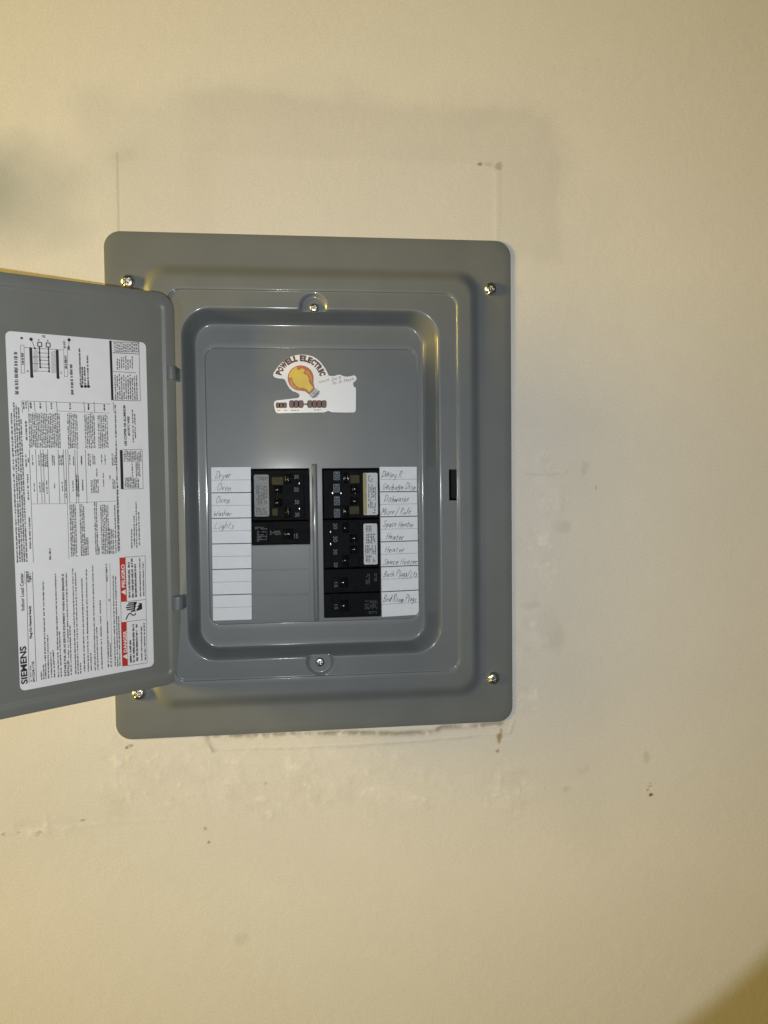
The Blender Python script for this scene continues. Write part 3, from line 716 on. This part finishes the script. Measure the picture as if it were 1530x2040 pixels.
# slogan in two slanted pale lines
for s, (xa, ya), (xb, yb), hh in (("We'll", (835, 540), (985, 500), 34), ('Do It', (1025, 508), (1160, 470), 52), ('In A Flash', (1040, 556), (1352, 488), 44)):
    mb = MB(); text_into(mb, s, lambda a, b_: facing_plane(d1)(*Sx(xa + (xb - xa) * a + 0.12 * b_ * hh, ya + (yb - ya) * a - hh * b_)), 0.012); mb.build('slogan_lettering', M['pink'], stk)
q0, q1 = Sx(235, 915), Sx(550, 942); specks(stk, q0[0], q1[0], q0[1], q1[1], d1, M['greyp'], 3.6, horiz=True, fill=0.5, seed=4)
q0, q1 = Sx(765, 910), Sx(920, 937); specks(stk, q0[0], q1[0], q0[1], q1[1], d1, M['greyp'], 3.6, horiz=True, fill=0.5, seed=5)

# ------------------------------------------------------------------ door
XH, DH, TH, Z1, Z0, SAG, TLT = -0.1352, 0.012, 0.5679, 0.1850, -0.1937, 0.0221, 0.0501
DW = 0.277
LU0, LU1, LZ0, LZ1 = 0.0281, 0.1496, -0.1723, 0.1373
ct, st_ = math.cos(TH), math.sin(TH)
NRM = Vector((st_, -ct, -TLT)).normalized()              # towards the viewer
def door_pt(u, z, h=0.0):
    u, z = u + SAG * z, z - SAG * u
    return Vector((XH - u * ct + TLT * z * st_, -(DH + u * st_ + TLT * z * ct), z)) + NRM * h
mb = MB()
def dring(u0, u1, z0, z1, r, h, n=8):
    out_ = []
    for cu, cz, a0 in ((u1 - r, z1 - r, 90), (u1 - r, z0 + r, 0), (u0 + r, z0 + r, -90), (u0 + r, z1 - r, 180)):
        for i in range(n + 1):
            a = math.radians(a0 - 90 * i / n); out_.append(door_pt(cu + r * math.cos(a), cz + r * math.sin(a), h))
    return out_
prof_d = [(0.012, -0.0012 - 0.0016), (0.0100, -0.0012), (0.0007, -0.0012), (0.0002, -0.0010), (0.0, -0.0006), (0.0002, -0.0002), (0.0007, 0.0), (0.0085, 0.0)]
for i in range(1, 9): prof_d.append((0.0085 + 0.0045 * i / 8, -0.0016 * prof(i / 8, 0.4)))
cnt = 0
for ins, h in prof_d:
    rr = dring(ins, DW - ins, Z0 + ins, Z1 - ins, max(0.003, 0.016 - ins), h); mb.v += [tuple(p) for p in rr]; cnt += 1
n = len(rr)
for j in range(cnt - 1):
    for i in range(n): mb.f.append((j * n + i, j * n + (i + 1) % n, (j + 1) * n + (i + 1) % n, (j + 1) * n + i))
mb.f.append(tuple(range(n))); mb.f.append(tuple((cnt - 1) * n + i for i in range(n)))
door = mb.build('door', M['doorpaint'], panel, True, label='open grey panel door with a printed white instruction sheet', recalc=True)
door.data.polygons[len(door.data.polygons) - 1].use_smooth = False; door.data.polygons[len(door.data.polygons) - 2].use_smooth = False
H_IN = -0.0016
# hinge tabs: rolled tongues from the cover over the door's edge
for px0, px1, py0, py1 in ((331.5, 352, 732, 759), (344.5, 365.5, 1186, 1212.5)):
    a0, a1, zb, zt = prect(px0, px1, py0, py1, D_FR + 0.006)
    mb = MB(); n = 14; yb = -DH - 0.0058
    pr = [(a1 + 0.0022, -D_LEDGE + 0.001)]
    for i in range(n + 1):
        a = math.radians(-20 + 200 * i / n); pr.append(((a0 + a1) / 2 + 0.0006 + (a1 - a0) / 2 * math.cos(a), yb - 0.0016 - 0.0042 * math.sin(a)))
    for z in (zb, zb + 0.0004, zt - 0.0004, zt):
        k = 0.93 if z in (zb, zt) else 1
        for x, y in pr: mb.v.append(((a0 + a1) / 2 + (x - (a0 + a1) / 2) * k, y, z))
    q = len(pr)
    for j in range(3):
        for i in range(q - 1): mb.f.append((j * q + i, j * q + i + 1, (j + 1) * q + i + 1, (j + 1) * q + i))
    mb.f.append(tuple(range(q))); mb.f.append(tuple(3 * q + i for i in range(q))[::-1])
    tab = mb.build('hinge_tab', M['paint'], panel, True, recalc=True)
    s0, s1, _, _ = prect(px1 - 1, px1 + 4.5, py0, py1, D_LEDGE)
    link('hinge_slot', bevel_box(s0, s1, -D_LEDGE - 0.00015, -D_LEDGE + 0.001, zb, zt, 0), M['dark'], tab)

# ---- instruction sheet on the door, in sheet coordinates s (up the sheet = reading direction) and t (line direction)
corners = np.array([[43.0, 1379.5], [12.5, 659.5], [310.5, 1325.0], [289.5, 681.2]])     # s0t0, s1t0, s0t1, s1t1
A = []
for (px, py), (s, t) in zip(corners, ((0, 0), (1, 0), (0, 1), (1, 1))):
    A.append([px, py, 1, 0, 0, 0, -s * px, -s * py, -s]); A.append([0, 0, 0, px, py, 1, -t * px, -t * py, -t])
HM = np.linalg.svd(np.array(A))[2][-1].reshape(3, 3)
def st(px, py):
    v = HM @ np.array([px, py, 1.0]); return v[0] / v[2], v[1] / v[2]
def sheet(s, t, h=0.00035): return tuple(door_pt(LU1 - t * (LU1 - LU0), LZ0 + s * (LZ1 - LZ0), H_IN + h))
LEN, WID = LZ1 - LZ0, LU1 - LU0
mb = MB(); pts = []
r_s, r_t = 0.0045 / LEN, 0.0045 / WID
for cs, ct_, a0 in ((1 - r_s, 1 - r_t, 90), (r_s, 1 - r_t, 180), (r_s, r_t, 270), (1 - r_s, r_t, 0)):
    for i in range(7):
        a = math.radians(a0 + 90 * i / 6 - 90); 
        pts.append((cs + r_s * math.cos(a), ct_ + r_t * math.sin(a)))
# order the rounded outline by angle
pts.sort(key=lambda p: math.atan2(p[1] - 0.5, p[0] - 0.5))
n = len(pts); mb.v = [sheet(*p, 0.0002) for p in pts] + [sheet(*p, -0.0002) for p in pts]
mb.f = [tuple(range(n))] + [(i, i + n, (i + 1) % n + n, (i + 1) % n) for i in range(n)]
lab = mb.build('instruction_sheet', M['paper'], door, label='white instruction sheet printed sideways in black and red', recalc=True)

fine, boldp, rules = MB(), MB(), MB()
rg = random.Random(21)
def bar(m_, s0, s1, t0, t1, h=0.00035): m_.quad(sheet(s0, t0, h), sheet(s0, t1, h), sheet(s1, t1, h), sheet(s1, t0, h))
PXT = 1 / 268.0; PXS = 1 / 690.0
def words(p0, p1, hgt=2.6, m_=None, gap=0.9, wl=(3, 11)):
    """a line of print too small to read: word-shaped marks from p0 (start) to p1 (end), px"""
    m_ = m_ or fine
    s0, t0 = st(*p0); s1, t1 = st(*p1); s = s0; hh = hgt * PXT / 2
    while s < s1:
        l = rg.uniform(*wl) * PXS; e = min(s1, s + l)
        # a word: a row of letter-like upright marks
        c = s
        while c < e:
            w_ = rg.uniform(0.7, 1.5) * PXS; f_ = (c - s0) / max(1e-6, s1 - s0); t = t0 + (t1 - t0) * f_
            up = hh * (1.35 if rg.random() < 0.25 else 0.95); dn = hh * (1.2 if rg.random() < 0.12 else 0.85)
            if rg.random() < 0.92: bar(m_, c, min(e, c + w_), t - up, t + dn)
            c += w_ + rg.uniform(0.1, 0.3) * PXS
        s = e + gap * rg.uniform(0.8, 1.8) * PXS
def line(p0, p1, w=0.8, m_=None, h=0.00035):
    m_ = m_ or rules
    (s0, t0), (s1, t1) = st(*p0), st(*p1); dx, dz = (s1 - s0) * LEN, (t1 - t0) * WID; L_ = math.hypot(dx, dz)
    ns, nt_ = -dz / L_ * w * 0.00028 / LEN, dx / L_ * w * 0.00028 / WID
    m_.quad(sheet(s0 + ns, t0 + nt_, h), sheet(s1 + ns, t1 + nt_, h), sheet(s1 - ns, t1 - nt_, h), sheet(s0 - ns, t0 - nt_, h))
def block(xl, xr, y0, y1, pitch=3.6, hgt=2.0):
    """a block of fine print; xl/xr at y0 (top) in px, lines run up the sheet"""
    k = 0.036; x = xl + pitch / 2
    while x < xr - 0.5:
        words((x + k * (y1 - y0), y1 - rg.uniform(0, 2)), (x, y0 + rg.uniform(0, 3)), hgt); x += pitch
def disc(px, py, r, m_):
    s, t = st(px, py); p = [sheet(s + r * 0.00046 / LEN * math.cos(a), t + r * 0.00046 / WID * math.sin(a), 0.0004) for a in [2 * math.pi * i / 14 for i in range(14)]]
    m_.add(p, (tuple(range(14)),))
def ltext(s, p0, p1, hgt, nm, bold=0.0, h=0.0004, mt='ink'):
    """readable line from baseline start p0 to baseline end p1 (px), cap height hgt px"""
    s0, t0 = st(*p0); s1, t1 = st(*p1); m_ = MB()
    text_into(m_, s, lambda a, b_: sheet(s0 + (s1 - s0) * a, t0 + (t1 - t0) * a - b_ * hgt * PXT, h), bold)
    m_.build(nm, M[mt], door)
def A1(x, y): return x / 4.5, 1080 + y / 4.5
# title block
ltext('SIEMENS', (57.5, 1363.5), (54.2, 1287), 11.5, 'brand_lettering', 0.034)
ltext('Indoor Load Center', (51.3, 1215.5), (48.6, 1140), 6.2, 'title_lettering', 0.025)
ltext('Type 1', (64.6, 1159), (63.6, 1141), 4.6, 'type_lettering', 0.04)
ltext('Plug-On Neutral Ready', (66.3, 1272), (63.8, 1205.6), 4.2, 'subtitle_lettering', 0.05)
ltext('SN1224L1125', (72.5, 1360), (70.2, 1318), 4.2, 'catalogue_number', 0.04)
words((65, 1360), (63.5, 1327), 2.0); words((57.5, 1158), (56.5, 1137), 2.0); words((60, 1160), (58.7, 1137), 2.0)
line((61, 1363), (54.8, 1136)); line((75.8, 1360), (67, 1137)); line((52.5, 1163), (51.5, 1136), 0.6)
for a, b_ in (((388,1240),(383,1165)), ((408,1235),(402,1100)), ((425,1230),(398,345)), ((450,1228),(440,830)), ((478,1218),(468,985)), ((505,1218),(490,970)), ((540,1215),(508,275)), ((565,1210),(545,795)),
              ((629,1040),(605,265)), ((655,1195),(640,740)), ((695,1185),(662,225)), ((717,1185),(688,260)), ((740,1180),(736,1080)), ((775,1165),(745,315)), ((808,1160),(785,230)), ((835,1150),(828,985)),
              ((870,1150),(842,195)), ((895,1145),(880,755)), ((932,1135),(910,510)), ((990,1120),(978,700)), ((972,340),(966,180)), ((1012,1115),(1004,900)), ((992,520),(991,498)), ((1050,1110),(1025,285)), ((1072,1110),(1047,285)), ((1092,1105),(1077,650))):
    words(A1(*a), A1(*b_), 2.5)
ltext('SUITABLE FOR USE AS SERVICE EQUIPMENT WHEN MAIN BREAKER IS', A1(609, 1205), A1(582, 275), 4.0, 'bold_sentence', 0.04)
ltext('INSTALLED.', A1(637, 1200), A1(632, 1052), 4.0, 'bold_sentence', 0.04)
line(A1(985, 1120), A1(958, 178), 0.5); line(A1(1020, 1115), A1(995, 178), 0.5)
# danger boxes
def quadpx(P4, h):
    m_ = MB(); m_.add([sheet(*st(*A1(*p)), h) for p in P4], ((0, 1, 2, 3),)); m_.build('red_warning_bar', M['red'], door)
quadpx(((1098,708),(1148,703),(1163,1103),(1112,1110)), 0.0004); quadpx(((1080,125),(1135,120),(1150,520),(1095,525)), 0.0004)
ltext('DANGER', A1(1154, 978), A1(1147, 783), 7.2, 'warning_heading', 0.03, 0.0006, 'paper'); ltext('PELIGRO', A1(1133, 391), A1(1126, 183), 7.2, 'warning_heading', 0.03, 0.0006, 'paper')
for cx, cy in ((1136, 1020), (1117, 436)):
    m_ = MB(); m_.add([sheet(*st(*A1(cx - 22, cy - 2)), 0.0006), sheet(*st(*A1(cx + 20, cy - 26)), 0.0006), sheet(*st(*A1(cx + 22, cy + 24)), 0.0006)], ((0, 1, 2),)); m_.build('warning_triangle', M['paper'], door)
for a, b_ in (((1135,120),(1310,105)), ((1310,105),(1335,1075)), ((1335,1075),(1163,1103)), ((1150,520),(1320,500)), ((1148,703),(1325,680)), ((1095,525),(1100,708))): line(A1(*a), A1(*b_), 0.7)
for a, b_ in (((1190,1075),(1183,870)), ((1218,1070),(1210,725)), ((1247,1060),(1238,725)), ((1175,485),(1165,165)), ((1205,485),(1192,130)), ((1232,480),(1222,180))): words(A1(*a), A1(*b_), 4.0, boldp, 1.2, (6, 16))
for a, b_ in (((1288,1055),(1282,745)), ((1320,1050),(1305,710)), ((1272,475),(1262,125)), ((1302,470),(1292,165))): words(A1(*a), A1(*b_), 2.8, fine, 1.0, (5, 13))
# the hand and cable pictogram
def A8(x, y): return 180 + x / 7.85, 1090 + y / 7.85
picto = MB()
def ppoly(pts): picto.add([sheet(*st(*A8(*p)), 0.0004) for p in pts], (tuple(range(len(pts))),))
def pbar(a, b_, w):
    dx, dy = b_[0] - a[0], b_[1] - a[1]; L_ = math.hypot(dx, dy); nx, ny = -dy / L_ * w / 2, dx / L_ * w / 2
    ppoly([(a[0] + nx, a[1] + ny), (b_[0] + nx, b_[1] + ny), (b_[0] - nx, b_[1] - ny), (a[0] - nx, a[1] - ny)])
for a, b_, w in (((614,856),(745,840),22), ((592,888),(735,872),22), ((578,925),(728,905),22), ((592,958),(722,938),22), ((655,984),(728,968),26)): pbar(a, b_, w)
ppoly([(700,834),(752,832),(738,872),(722,890),(738,905),(712,940),(720,960),(700,975)])
ppoly([(765,850),(830,852),(832,945),(790,962),(748,978),(738,958),(776,912),(752,906),(792,868)])
cab = [(578,1116),(596,1076),(612,1042),(632,1018),(655,1014),(668,1030),(684,1044),(706,1044),(724,1030),(728,1006)]
for i in range(len(cab) - 1): pbar(cab[i], cab[i + 1], 17)
for p in cab[1:-1]:
    ppoly([(p[0] + 8.5 * math.cos(t), p[1] + 8.5 * math.sin(t)) for t in [2 * math.pi * i / 10 for i in range(10)]])
picto.build('shock_hazard_symbol', M['ink'], door)
# wiring diagram
def A9(x, y): return x / 9.0, 660 + y / 9.0
for a, b_, w in (((565,300),(585,800),4.2), ((1035,340),(1050,810),4.2), ((720,270),(735,640),1.8), ((880,290),(893,715),1.8), ((575,150),(640,305),0.8), ((1245,150),(1240,280),0.8)): line(A9(*a), A9(*b_), w, boldp)
for a, b_, w in (((450,290),(1130,330),0.7), ((720,383),(900,390),0.8), ((560,455),(880,460),0.7), ((730,512),(900,518),0.8), ((560,575),(887,583),0.7), ((735,640),(930,650),0.8), ((620,705),(893,712),0.6), ((385,250),(400,745),0.6), ((445,250),(462,740),0.6), ((385,250),(445,250),0.6), ((400,745),(462,740),0.6),
                 ((1150,300),(1165,800),0.6), ((1215,300),(1225,795),0.6), ((1165,800),(1225,795),0.6), ((690,195),(760,200),1.6), ((690,195),(692,270),1.6), ((760,200),(762,272),1.6), ((692,270),(762,272),1.6), ((838,205),(908,210),1.6), ((838,205),(842,280),1.6), ((908,210),(912,282),1.6), ((842,280),(912,282),1.6)): line(A9(*a), A9(*b_), w)
for k in range(17):
    y = 335 + k * 23
    line(A9(612 + k * 0.5, y + 22), A9(690 + k * 0.5, y - 8), 0.55); line(A9(925 + k * 0.8, y + 40), A9(1012 + k * 0.8, y + 12), 0.55)
for px, py in ((720,383),(730,512),(735,640),(882,458),(887,583),(893,712),(563,300),(640,305),(1033,335),(1240,275)): disc(*A9(px, py), 1.9, boldp)
for px, py in ((572,145),(587,800),(1245,150),(1052,815)): disc(*A9(px, py), 3.1, boldp)
disc(*A9(405, 125), 2.4, fine); disc(*A9(708, 157), 1.4, fine); disc(*A9(867, 168), 1.4, fine)
words(A9(325,1125), A9(300,370), 6.0, fine, 1.6, (5, 12)); words(A9(1310,1120), A9(1282,560), 5.0, fine, 1.6, (6, 12)); words(A9(430,610), A9(418,390), 4.0); words(A9(1195,660), A9(1185,430), 4.0); words(A9(800,112), A9(798,72), 6.0, fine, 0.6, (2, 3)); words(A9(1110,750), A9(1108,715), 3); words(A9(515,725), A9(513,690), 3)
words(A9(1250,345), A9(1235,290), 4.5); words(A9(1170,300), A9(1160,165), 4.5, fine, 1, (2, 4))
def B9(x, y): return 150 + x / 9.0, 660 + y / 9.0
for px in (125, 188, 243): disc(*B9(px, 972), 3.0, boldp)
for a, b_ in (((105,948),(80,300)), ((140,948),(130,620)), ((185,940),(172,625)), ((240,948),(222,425))): words(B9(*a), B9(*b_), 3.2, boldp, 0.7, (4, 10))
def qb(P4, fnc, h=0.0004):
    m_ = MB(); m_.add([sheet(*st(*fnc(*p)), h) for p in P4], ((0, 1, 2, 3),)); m_.build('black_heading_bar', M['ink'], door)
qb(((605,160),(648,160),(690,1215),(648,1215)), B9)
for a, b_ in (((660,178),(1130,190)), ((1130,190),(1165,1222)), ((690,1215),(1165,1222)), ((665,370),(1140,395)), ((680,705),(1080,725))): line(B9(*a), B9(*b_), 0.8)
for k in range(12):
    x = 690 + k * 38; line(B9(x, 185), B9(x + 6, 395), 0.45)
    words(B9(x + 24, 360), B9(x + 18, 195), 2.3, fine, 1.6, (2, 6))
    if k < 11: words(B9(x + 38, 1205), B9(x + 24, 745 + rg.uniform(0, 60)), 2.6)
    if k not in (0, 9, 10, 11): words(B9(x + 26, 690 - rg.uniform(0, 60)), B9(x + 22, 410 + rg.uniform(0, 90)), 2.4)
def C9(x, y): return 20 + x / 9.5625, 790 + y / 9.5625
def D9(x, y): return 150 + x / 9.5625, 790 + y / 9.5625
def E9(x, y): return 20 + x / 9.5625, 950 + y / 9.5625
def F8(x, y): return 130 + x / 8.5, 960 + y / 8.5
for a, b_ in (((37.5,1120),(24.7,821)), ((42.5,1118),(29.6,800.5)), ((46.9,1118),(34.2,804.6)), ((51.4,1118),(39,810)), ((56,1118),(43.8,834))): words(a, b_, 2.8)
words((55.5,876.5), (53.5,837), 3.2, boldp, 1, (5, 9)); words(E9(375,420), E9(355,5), 2.6, boldp); words(E9(412,1355), E9(390,745), 3.0)
words(C9(285,228), C9(270,80), 2.8); words(C9(330,215), C9(322,85), 2.8, boldp); words(C9(330,1320), C9(318,1080), 2.6); words(C9(370,1240), C9(368,1150), 2.4); words(C9(362,1560), C9(352,1460), 2.8, boldp)
line(C9(238,70), C9(238 + 1680, 120), 0.6); line(C9(240,70), C9(258,300), 0.6); line(C9(905,255), C9(1905,290), 0.5)
for px in (57.5, 70, 93, 114, 168, 188, 226): line((px, 798), (px + 1.6, 819), 0.8)
for x, y in ((410,155),(592,155),(800,160),(1155,165),(1502,170)): words(C9(x + 6, y + 58), C9(x, y - 58), 3.0, boldp, 0.8, (4, 7))
for x, y in ((258,175),(558,185)): words(D9(x + 6, y + 58), D9(x, y - 58), 3.0, boldp, 0.8, (4, 7))
block(57.8, 121, 820, 891, 3.5, 2.2); block(134.5, 154.5, 820, 891.5, 3.5, 2.2); block(168.5, 189.5, 821, 891, 3.5, 2.2); block(194.5, 215.5, 823, 891, 3.5, 2.2)
for x0, x1, y0, y1 in ((430,455,1090,1300), (550,580,1080,1310), (605,745,1060,1320), (805,880,1070,1300), (940,1035,1080,1290), (1135,1165,1060,1290), (1205,1235,1080,1290), (1360,1390,1070,1280)):
    a, b_ = C9(x0, y0), C9(x1, y1); block(a[0], b_[0], a[1], b_[1], 3.4, 2.2)
for x0, x1, y0, y1 in ((245,310,1040,1300), (330,390,1060,1280), (495,525,1065,1270), (560,592,1065,1270), (695,790,1050,1290), (405,450,1330,1500), (300,460,1540,1817), (530,555,1410,1700), (655,680,1450,1560), (715,790,1530,1730), (20,75,1440,1800), (110,150,1080,1280), (140,170,1550,1760)):
    a, b_ = D9(x0, y0), D9(x1, y1); block(a[0], b_[0], a[1], b_[1], 3.4, 2.2)
for x0, x1, y0, y1 in ((462,492,55,280), (570,600,55,275), (630,675,55,275), (700,730,25,300), (850,880,95,205), (995,1025,40,260), (1060,1110,10,380), (1198,1228,15,260), (1270,1325,0,365), (1380,1410,25,240)):
    a, b_ = E9(x0, y0), E9(x1, y1); block(a[0], b_[0], a[1], b_[1], 3.3, 2.2)
for x in (425, 545, 632, 685, 770, 968, 1066, 1112, 1155, 1285, 1328, 1485):
    p = E9(x, 480); line(p, (p[0] - 0.037 * (p[1] - 893), 893), 0.75)
line(E9(425,495), E9(1110,485), 0.5); line(F8(100,335), F8(880,292), 0.5); line(E9(425,480), E9(468,1610), 0.7); line(E9(1112,480), E9(1145,1540), 0.6)
for x0, x1, y0, y1 in ((82,212,340,1250), (252,352,345,1240), (355,410,900,1230), (495,565,300,1220), (575,600,1040,1215), (602,750,345,1205), (752,830,745,1200)):
    a, b_ = F8(x0, y0), F8(x1, y1); block(a[0], b_[0], a[1], b_[1], 3.4, 2.3)
words(F8(880,1190), F8(852,360), 2.6); words(F8(935,1160), F8(898,10), 3.0); words(F8(915,1160), F8(888,10), 2.0); words(D9(810,1640), D9(765,130), 2.8)
words(E9(790,1560), E9(783,1340), 3.4, boldp, 1.5, (9, 10))
ltext('USE COPPER OR ALUMINUM', (253.2,885), (249.8,805), 4.8, 'wire_notice', 0.045); ltext('60\u00b0/75\u00b0C WIRE', (259.6,864.8), (257.8,826.6), 4.8, 'wire_notice', 0.045)
words(D9(1112,840), D9(1090,220), 2.6); words(D9(1152,760), D9(1132,300), 2.6)
qb(((855,985),(908,985),(935,1730),(880,1730)), D9)
for a, b_ in (((910,978),(1278,973)), ((1278,973),(1302,1715)), ((940,1728),(1302,1715)), ((925,1200),(1285,1195))): line(D9(*a), D9(*b_), 0.7)
a, b_ = D9(925, 990), D9(1275, 1195); block(a[0], b_[0], a[1], b_[1], 3.2, 2.4)
a, b_ = D9(950, 1490), D9(1240, 1715); block(a[0], b_[0], a[1], b_[1], 3.2, 2.4)
a, b_ = D9(1150, 1200), D9(1240, 1490); block(a[0], b_[0], a[1], b_[1], 3.2, 2.4)
a, b_ = D9(1075, 1205), D9(1110, 1490); block(a[0], b_[0], a[1], b_[1], 3.2, 2.4)
for a, b_ in (((1145,1095),(1140,765)), ((1190,1060),(1178,540)), ((1230,1085),(1210,305)), ((1275,1050),(1255,470))): words(F8(*a), F8(*b_), 2.6)
fine.build('fine_print', M['grey_ink'], door, kind='stuff')
boldp.build('bold_print', M['ink'], door, kind='stuff')
rules.build('printed_rules', M['grey_ink'], door, kind='stuff')

# ------------------------------------------------------------------ render settings
scene.render.engine = 'CYCLES'
scene.cycles.use_denoising = True
